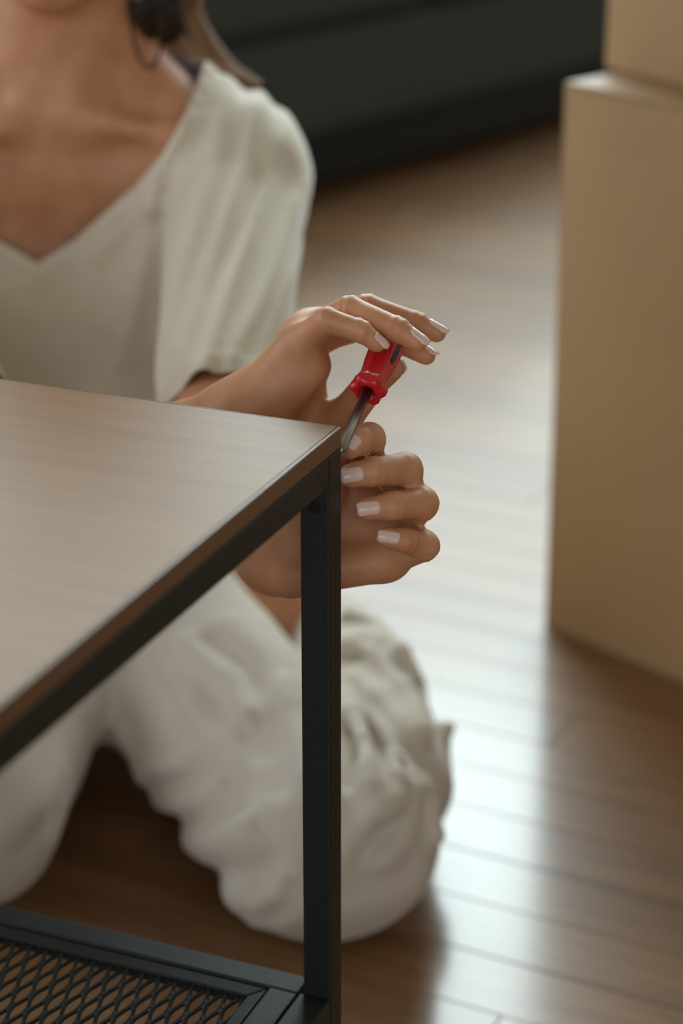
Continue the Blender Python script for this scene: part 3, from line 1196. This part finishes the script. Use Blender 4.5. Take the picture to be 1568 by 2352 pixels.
camv = np.array([0, 0, HC])
for fingers, hand in ((hr, 'R'), (hl, 'L')):
    for name, (j, r) in fingers.items():
        J = pts(j)
        if hand == 'R':
            hint = {'pinky': (0.45, -0.45, 0.75), 'ring': (0.35, -0.35, 0.85), 'middle': (0.25, -0.15, 0.95), 'index': (0.5, -0.1, 0.8), 'thumb': (0.75, 0.55, -0.1)}[name]
        else:
            c = camv - J[-1]
            c = c / np.linalg.norm(c)
            hint = {'index': c + np.array([-0.15, 0, 0.1]), 'middle': c + np.array([0, 0, 0.05]), 'ring': c, 'pinky': c + np.array([0, 0, 0.1]), 'thumb': np.array([-0.6, -0.2, 0.6])}[name]
        nail(J, r, hint)

# ---- thin ring on the middle finger of the lower hand
J = pts(hl['middle'][0])
cr_ = J[0] * 0.45 + J[1] * 0.55
t = (J[1] - J[0]) / np.linalg.norm(J[1] - J[0])
tv = Vector(t)
o1 = tv.orthogonal().normalized()
o2 = tv.cross(o1)
bm = bmesh.new()
add_tube(bm, [Vector(cr_) + (o1 * math.cos(a) + o2 * math.sin(a)) * 0.0100 for a in [2 * math.pi * k / 40 for k in range(41)]], 0.0007, 8, cap=False)
place(bm_obj('ring', bm, M['gold'], None, smooth=True))

# ---- T-shirt
shirt_torso = [ell((CX - 0.02, 1.92, 0.17), (0.148, 0.118, 0.125)), ell((CX, 1.830, 0.29), (0.150, 0.108, 0.16)),
               ell((CX, 1.782, 0.43), (0.152, 0.106, 0.15)),
               cone(shL + np.array([0, 0, -0.002]), (CX + 0.05, 1.765, 0.53), 0.056, 0.065), cone(shR, (CX - 0.05, 1.765, 0.53), 0.056, 0.065)]
shirt_torso += [cone(shL + np.array([-0.006, 0.045, -0.005]), (CX + 0.05, 1.812, 0.527), 0.050, 0.060),
                cone(shR + np.array([0.006, 0.045, -0.005]), (CX - 0.05, 1.812, 0.527), 0.050, 0.060)]
shirt_bust = [ell((CX + 0.073, 1.705, 0.40), (0.078, 0.064, 0.085)), ell((CX - 0.073, 1.705, 0.40), (0.078, 0.064, 0.085))]
slL = cone(shL, elL, 0.0505, 0.0385)
slR = cone(shR, elR, 0.052, 0.040)
slL_back = cone(shL + np.array([0.003, 0.036, -0.004]), elL + np.array([0.008, 0.02, 0.0]), 0.045, 0.024)
UX = [0.0, 0.030, 0.0757, 0.100, 0.120, 0.140, 0.30]
UZ = [0.462, 0.480, 0.519, 0.548, 0.580, 0.630, 1.00]


def neckline(P):
    """positive inside the neck opening"""
    u = np.abs(P[:, 0] - CX + 0.011)
    front = P[:, 2] - np.interp(u, UX, UZ)
    back = P[:, 2] - np.interp(u, [0, 0.06, 0.11, 0.14, 0.3], [0.600, 0.602, 0.625, 0.66, 1.0])
    w = np.clip((P[:, 1] - 1.745) / 0.03, 0, 1)
    return front * (1 - w) + back * w


def sl_t(P, s, e):
    ab = e - s
    return (P - s) @ ab / float(ab @ ab)


fold_d = 1.66
FOLDS = [  # (pixel polyline, amplitude m, half width m)
    ([(470, 200), (390, 360), (340, 460), (320, 620), (290, 760), (250, 900)], 0.0040, 0.010),
    ([(520, 230), (480, 400), (420, 560), (390, 700), (360, 860)], 0.0040, 0.010),
    ([(590, 270), (560, 400), (500, 560), (460, 660)], 0.0042, 0.009),
    ([(640, 340), (600, 440), (540, 560), (480, 690), (440, 800)], 0.0045, 0.008),
    ([(75, 640), (180, 600), (280, 520), (350, 430)], 0.0030, 0.008),
    ([(60, 700), (160, 650), (250, 590), (330, 500)], 0.0032, 0.009),
    ([(680, 470), (620, 570), (560, 640)], 0.0040, 0.008),
    ([(670, 580), (600, 680), (520, 740)], 0.0035, 0.008),
    ([(640, 700), (560, 780), (470, 830)], 0.0030, 0.008),
    ([(190, 640), (150, 760), (120, 900)], 0.0030, 0.014),
]
FOLDW = [([at(x, y, fold_d) for x, y in p], a, s) for p, a, s in FOLDS]
crease_sl = [at(x, y, 1.63) for x, y in ((580, 430), (520, 560), (470, 680), (436, 790), (425, 870))]
seam_sl = [at(x, y, 1.70) for x, y in ((668, 330), (688, 380), (690, 480))]


def shirt_field(P):
    d = sunion(shirt_torso, 0.05)(P)
    d = smin(d, sunion(shirt_bust, 0.03)(P), 0.04)
    for t in trap:
        d = smin(d, t(P) - 0.006, 0.035)
    d = smin(d, slR(P), 0.03)
    d = smin(d, smin(slL(P), slL_back(P), 0.03), 0.018)
    d = np.minimum(d, torso_field(P) - 0.0055)
    near = np.abs(d) < 0.06
    if near.any():
        q = P[near]
        add = np.zeros(len(q))
        frontish = np.clip((1.80 - q[:, 1]) / 0.05, 0, 1)
        for p, a, s in FOLDW:
            add -= 1.7 * a * np.exp(-(seg_dist2(q, p) / s) ** 2) * frontish
        add += 0.0070 * np.exp(-(seg_dist2(q, crease_sl) / 0.007) ** 2) * frontish
        add -= 0.0018 * np.exp(-(seg_dist2(q, seam_sl) / 0.004) ** 2) * frontish
        # neck band and sleeve hem
        g = neckline(q)
        add -= 0.0022 / (1 + np.exp(-(g + 0.013) / 0.0010))
        add += 0.0018 * np.exp(-((g + 0.0145) / 0.0018) ** 2)
        for s, e, hm in ((shL, elL, 0.97), (shR, elR, 0.97)):
            tt = sl_t(q, s, e)
            add -= 0.0010 / (1 + np.exp(-(tt - hm + 0.055) / 0.004)) * (tt < 1.3) * (np.linalg.norm(q - (s + (e - s) * hm), axis=1) < 0.09)
        add += 0.0016 * np.sin(q[:, 0] * 62 + 2.2 * np.sin(q[:, 2] * 21)) * np.sin(q[:, 2] * 34 + q[:, 1] * 17)
        d = d.copy()
        d[near] += add
    return d


VS, QS = surface(shirt_field, (-0.60, 1.30, 0.08), (0.10, 2.06, 0.72), 0.0034)


def shirt_cut(P):
    g = neckline(P)
    for s, e in ((shL, elL), (shR, elR)):
        ab = e - s
        L = np.linalg.norm(ab)
        t = sl_t(P, s, e)
        rad = np.linalg.norm(P - s - t[:, None] * ab, axis=1)
        g = np.maximum(g, np.where((rad < 0.085) & (t > 0.5), (t - (0.97 if s is shL else 0.70)) * L, -1))
    return np.maximum(g, 0.165 - P[:, 2])


VS, QS = clip_open(VS, QS, shirt_cut, 0.0034)
tshirt = place(np_obj('tshirt', VS, QS, M['shirt']))
tshirt['label'] = 'white V-neck T-shirt'
solidify(tshirt, 0.0016)

# ---- trousers
tr_base = [ell((CX - 0.02, 1.93, 0.15), (0.145, 0.12, 0.110)),
           cone(at(305, 1385, 1.97), at(798, 1925, 1.672), 0.074, 0.071), cone(at(325, 1425, 1.97), at(690, 1952, 1.660), 0.080, 0.061),
           cone(at(118, 1350, 1.98), knR, 0.088, 0.068)]
cal_L = sunion([cone(at(872, 1805, 1.745), at(822, 1610, 1.905), 0.057, 0.055), cone(at(822, 1610, 1.905), at(764, 1468, 2.035), 0.055, 0.043)], 0.02)
cal_R = cone(knR, anR, 0.064, 0.050)


def trouser_base(P):
    d = sunion(tr_base, 0.035)(P)
    d = smin(d, cal_L(P), 0.006)
    return smin(d, cal_R(P), 0.010)


def on_cloth(l, field, d0=1.45):
    """points of a pixel polyline laid on the cloth surface by marching along the sight line"""
    pp = np.array(l, float)
    uu, vv = (pp[:, 0] - W / 2) / F, -(pp[:, 1] - H / 2) / F
    dr = np.stack([uu, CP + vv * SP, -SP + vv * CP], 1)
    d = np.full(len(pp), d0)
    for _ in range(90):
        d = np.minimum(d + 0.9 * np.maximum(field(np.array([0, 0, HC]) + dr * d[:, None]), -0.01), 2.3)
    return np.array([0, 0, HC]) + dr * d[:, None]


def dense(l, n=6):
    out = []
    for (x0, y0), (x1, y1) in zip(l, l[1:]):
        out += [(x0 + (x1 - x0) * k / n, y0 + (y1 - y0) * k / n) for k in range(n)]
    return out + [l[-1]]


ROLLS = [  # soft rolls of cloth behind the knee: pixel polyline, radius
    ([(794, 1590), (808, 1650), (828, 1705), (842, 1750), (852, 1800)], 0.0100),
    ([(836, 1770), (848, 1815), (872, 1852), (896, 1838), (906, 1790), (888, 1735)], 0.0105),
    ([(820, 1645), (868, 1692), (915, 1745), (948, 1790), (968, 1812), (946, 1815)], 0.0085),
    ([(965, 1790), (988, 1850), (1000, 1920)], 0.0065),
    ([(800, 1418), (860, 1440), (920, 1500), (955, 1560)], 0.0080),
    ([(795, 1480), (860, 1510), (930, 1590), (975, 1680)], 0.0075)]
rolls = []
for l, r in ROLLS:
    q = on_cloth(l, trouser_base)
    q = q + (np.array([0, 0, HC]) - q) / np.linalg.norm(np.array([0, 0, HC]) - q, axis=1)[:, None] * r * 0.95
    rolls.append(sunion([cone(a, b, r, r) for a, b in zip(q, q[1:])], 0.004))
flare = sunion([cone(at(1000, 1700, 1.775), at(1030, 1672, 1.780), 0.012, 0.005), cone(at(1000, 1760, 1.770), at(1026, 1775, 1.772), 0.012, 0.005)], 0.02)
TFOLD = [  # (pixel polyline, height, width): + is a ridge
    ([(350, 1490), (470, 1700), (560, 1850), (670, 1990)], -0.0030, 0.0030),      # inside seam
    ([(365, 1490), (485, 1698), (575, 1846), (685, 1985)], 0.0016, 0.0035),
    ([(200, 1610), (280, 1680), (330, 1770)], 0.007, 0.013),
    ([(240, 1640), (300, 1740)], -0.006, 0.010),
    ([(270, 1800), (370, 1780), (430, 1740)], 0.008, 0.011),
    ([(320, 1830), (420, 1850), (500, 1800)], 0.007, 0.010),
    ([(330, 1800), (420, 1800), (480, 1760)], -0.006, 0.008),
    ([(400, 1930), (480, 1940), (560, 1900)], 0.009, 0.012),
    ([(390, 1890), (470, 1890), (540, 1860)], -0.006, 0.009),
    ([(470, 2000), (560, 2010), (620, 1980)], -0.006, 0.009),
    ([(520, 2060), (580, 2075), (640, 2040)], 0.008, 0.011),
    ([(575, 2060), (610, 2030), (660, 2040)], -0.006, 0.008),
    ([(560, 2105), (640, 2125), (700, 2095)], 0.005, 0.009),
    ([(430, 1480), (520, 1560), (560, 1640)], 0.007, 0.012),
    ([(540, 1430), (620, 1520), (670, 1620)], 0.008, 0.012),
    ([(480, 1470), (570, 1530), (620, 1610)], -0.007, 0.010),
    ([(480, 1580), (540, 1650), (600, 1720)], -0.006, 0.010),
    ([(620, 1640), (640, 1730), (650, 1800)], -0.008, 0.011),
    ([(660, 1580), (690, 1680), (700, 1780)], 0.008, 0.012),
    ([(790, 1578), (848, 1610), (900, 1662), (940, 1728), (968, 1790)], -0.018, 0.0075),
    ([(830, 1680), (868, 1722), (905, 1775)], -0.011, 0.006),
    ([(876, 1745), (880, 1810)], -0.011, 0.005),
    ([(795, 1660), (815, 1730), (800, 1790)], -0.007, 0.009),
    ([(800, 1950), (850, 1880), (890, 1870)], 0.006, 0.010),
    ([(880, 1980), (925, 1920), (940, 1860)], 0.006, 0.010),
    ([(840, 1960), (900, 1900), (925, 1850)], -0.005, 0.008),
    ([(790, 2060), (850, 2030), (930, 2010)], -0.004, 0.012),
    ([(800, 1468), (840, 1460), (870, 1475)], -0.010, 0.006),
    ([(800, 1510), (850, 1505), (910, 1535)], -0.006, 0.006),
    ([(20, 1900), (90, 1830), (130, 1760)], 0.006, 0.014),
    ([(60, 1960), (130, 1880)], -0.004, 0.012)]
TF = [(on_cloth(dense(p), trouser_base), a, s) for p, a, s in TFOLD]


def trouser_field(P):
    d = trouser_base(P)
    for r in rolls:
        d = smin(d, r(P), 0.007)
    d = smin(d, flare(P), 0.012)
    near = np.abs(d) < 0.045
    if near.any():
        q = P[near]
        add = np.zeros(len(q))
        for p, a, s in TF:
            bb = (q > p.min(0) - 3 * s).all(1) & (q < p.max(0) + 3 * s).all(1)
            if bb.any():
                add[bb] -= a * np.exp(-(seg_dist3(q[bb], p) / s) ** 2)
        w = q @ np.array([34.0, -21.0, 40.0])
        v = q @ np.array([-18.0, 30.0, 26.0])
        add += 0.0018 * np.sin(w + 1.7 * np.sin(v * 0.8)) * np.sin(v + 1.3 * np.sin(w * 0.6))
        d = d.copy()
        d[near] += add
    return d


VT, QT = surface(trouser_field, (-0.60, 1.28, -0.03), (0.20, 2.14, 0.30), 0.0034)


def trouser_cut(P):
    g = P[:, 2] - 0.235
    for k, a in ((at(850, 1850, 1.73), anL), (knR, anR)):
        ab = a - k
        L = np.linalg.norm(ab)
        t = sl_t(P, k, a)
        rad = np.linalg.norm(P - k - t[:, None] * ab, axis=1)
        g = np.maximum(g, np.where((rad < 0.10) & (t > 0.6) & (P[:, 2] < 0.16) & (np.abs(P[:, 0] - CX) > 0.13), (t - 0.93) * L, -1))
    return g


VT, QT = clip_open(VT, QT, trouser_cut, 0.0038)
zf = VT[:, 2] < 0.003
VT[zf, 2] = 0.003 + (VT[zf, 2] - 0.003) * 0.02
trousers = place(np_obj('trousers', VT, QT, M['trousers']))
trousers['label'] = 'cream trousers'
solidify(trousers, 0.0018)

# ---- hair: scalp cap and hanging locks
cap = sunion([ell(hd(0, -0.022, 0.042), (0.086, 0.098, 0.092), HR), ell(hd(0, -0.062, -0.03), (0.072, 0.055, 0.09), HR)], 0.03)
front_cut = lambda P: (P - HCN) @ hfwd - np.interp((P - HCN) @ hup, [-0.1, 0.05, 0.10, 0.14], [-0.012, 0.020, 0.060, 0.12])
hair_f = lambda P: np.maximum(cap(P), front_cut(P)) + 0.0012 * np.sin((P - HCN) @ hx * 420)
VH, QH = surface(hair_f, HCN - 0.17, HCN + 0.17, 0.0035)
hair = place(np_obj('hair', VH, QH, M['hair']))
rg = random.Random(11)


def lock(bm, ctrl, n, spread0, spread1, r0, r1):
    """n strands following the same centre line"""
    C = [Vector(c) for c in ctrl]
    m = 14
    for _ in range(n):
        a, rr = rg.random() * 6.28, math.sqrt(rg.random())
        ox, oy = math.cos(a) * rr, math.sin(a) * rr
        cut = rg.uniform(0.86, 1.0)
        P, R = [], []
        ph = rg.random() * 6.28
        for i in range(m):
            f = i / (m - 1) * cut
            x = f * (len(C) - 1)
            k = min(int(x), len(C) - 2)
            u = x - k
            p0, p1, p2, p3 = C[max(k - 1, 0)], C[k], C[k + 1], C[min(k + 2, len(C) - 1)]
            p = 0.5 * ((2 * p1) + (p2 - p0) * u + (2 * p0 - 5 * p1 + 4 * p2 - p3) * u * u + (3 * p1 - p0 - 3 * p2 + p3) * u ** 3)
            s = spread0 + (spread1 - spread0) * f
            p = p + Vector((ox * s, oy * s, 0.4 * ox * s)) + Vector((1, 0, 0)) * 0.0018 * math.sin(ph + f * 7)
            P.append(p)
            R.append(r0 + (r1 - r0) * f ** 2)
        add_tube(bm, P, R, 5, cap=False)


bm = bmesh.new()
# dark mass that hangs beside and behind her neck
lock(bm, [hd(0.070, -0.03, 0.03), at(330, -60, 1.720), at(322, 10, 1.710), at(350, 88, 1.730)], 140, 0.020, 0.010, 0.0016, 0.0008)
lock(bm, [hd(0.055, -0.06, 0.03), at(385, -60, 1.745), at(372, 20, 1.740), at(392, 100, 1.755)], 120, 0.020, 0.010, 0.0016, 0.0008)
lock(bm, [hd(0.020, -0.10, 0.03), at(240, -80, 1.82), at(260, 20, 1.825), at(280, 110, 1.82)], 90, 0.030, 0.024, 0.0016, 0.0008)
lock(bm, [hd(-0.03, -0.10, 0.03), at(100, -80, 1.83), at(80, 20, 1.83), at(70, 100, 1.825)], 90, 0.032, 0.026, 0.0016, 0.0008)
lock(bm, [hd(-0.074, -0.02, 0.02), at(-95, -80, 1.75), at(-110, 20, 1.755), at(-120, 110, 1.75)], 100, 0.018, 0.013, 0.0016, 0.0008)
for cc, r in (([at(325, -80, 1.735), at(318, 0, 1.715), at(352, 70, 1.735)], 0.016), ([at(385, -80, 1.75), at(372, 20, 1.745), at(390, 92, 1.760)], 0.014),
              ([at(300, -80, 1.75), at(300, -20, 1.735), at(318, 40, 1.745)], 0.010)):
    add_tube(bm, cc, [r, r, r * 0.45], 12)
place(bm_obj('hair_locks', bm, M['hair'], None, smooth=True))
bm = bmesh.new()
lock(bm, [hd(0.066, -0.02, 0.05), at(408, -60, 1.745), at(396, 40, 1.752), at(425, 105, 1.758), at(500, 158, 1.752), at(558, 178, 1.745)], 46, 0.009, 0.0045, 0.0010, 0.0006)
lock(bm, [hd(0.068, -0.04, 0.05), at(440, -60, 1.76), at(440, 20, 1.765), at(476, 100, 1.765), at(530, 160, 1.757), at(592, 196, 1.745)], 60, 0.008, 0.0050, 0.0010, 0.0006)
hl_ = place(bm_obj('loose_lock', bm, M['hair_tip'], None, smooth=True))
hl_['label'] = 'lighter brown loose strands over the shoulder'

# ---- hoop earring
ec = Vector(at(336, -20, 1.672))
bm = bmesh.new()
add_tube(bm, [ec + Vector((0.0140 * math.cos(a) + 0.001 * math.sin(a), -0.004 * math.cos(a) - 0.012 * math.sin(a), 0.060 * math.sin(a))) for a in [2 * math.pi * k / 48 for k in range(49)]], 0.0012, 8, cap=False)
place(bm_obj('earring', bm, M['dark_gold'], None, smooth=True))['label'] = 'thin dark hoop earring'

# ---- eyes and lips (above the frame)
for s in (1, -1):
    bm = bmesh.new()
    bmesh.ops.create_uvsphere(bm, u_segments=20, v_segments=12, radius=0.0115, matrix=Matrix.Translation(Vector(hd(s * 0.031, 0.0690, -0.001))))
    e = place(bm_obj('eye', bm, M['eye'], None, smooth=True))
    bm = bmesh.new()
    bmesh.ops.create_uvsphere(bm, u_segments=16, v_segments=10, radius=0.0052, matrix=Matrix.Translation(Vector(hd(s * 0.031, 0.0760, -0.0045))))
    io = bm_obj('iris', bm, M['iris'], e, smooth=True)
    io.matrix_parent_inverse = Matrix.Identity(4)
    for sgn, lim in ((1, 0.0), (-1, 0.0062)):                 # upper lid lowered, lower lid
        bm = bmesh.new()
        bmesh.ops.create_uvsphere(bm, u_segments=24, v_segments=20, radius=0.0124 if sgn > 0 else 0.0121, matrix=Matrix.Translation(Vector(hd(s * 0.031, 0.0690, -0.001))))
        c0 = Vector(hd(s * 0.031, 0.0690, -0.001 + (-0.0002 if sgn > 0 else -lim)))
        nn = (Vector(hup) - Vector(hfwd) * 0.12).normalized() * sgn
        bmesh.ops.bisect_plane(bm, geom=bm.verts[:] + bm.edges[:] + bm.faces[:], plane_co=c0, plane_no=nn, clear_inner=True)
        solidify(place(bm_obj('eyelid', bm, M['skin'], None, smooth=True)), 0.0006)
    bm = bmesh.new()
    add_tube(bm, [Vector(hd(s * (0.014 + 0.034 * k / 6), 0.0905 - 0.016 * (k / 6) ** 2, 0.0235 + 0.0035 * math.sin(k / 6 * 2.6))) for k in range(7)], [0.0014, 0.0022, 0.0024, 0.0022, 0.0018, 0.0013, 0.0006], 8)
    place(bm_obj('eyebrow', bm, M['hair'], None, smooth=True))
bm = bmesh.new()
for zz, w in ((-0.056, 0.021), (-0.066, 0.018)):
    add_tube(bm, [Vector(hd(w * k / 5, 0.092 - 0.010 * (k / 5) ** 2, zz + 0.002 * abs(k) / 5 * (1 if zz < -0.06 else -1))) for k in range(-5, 6)], [0.001 + 0.0035 * (1 - (k / 5) ** 2) ** 0.7 if abs(k) < 5 else 0.0008 for k in range(-5, 6)], 8)
place(bm_obj('lips', bm, M['lip'], None, smooth=True))
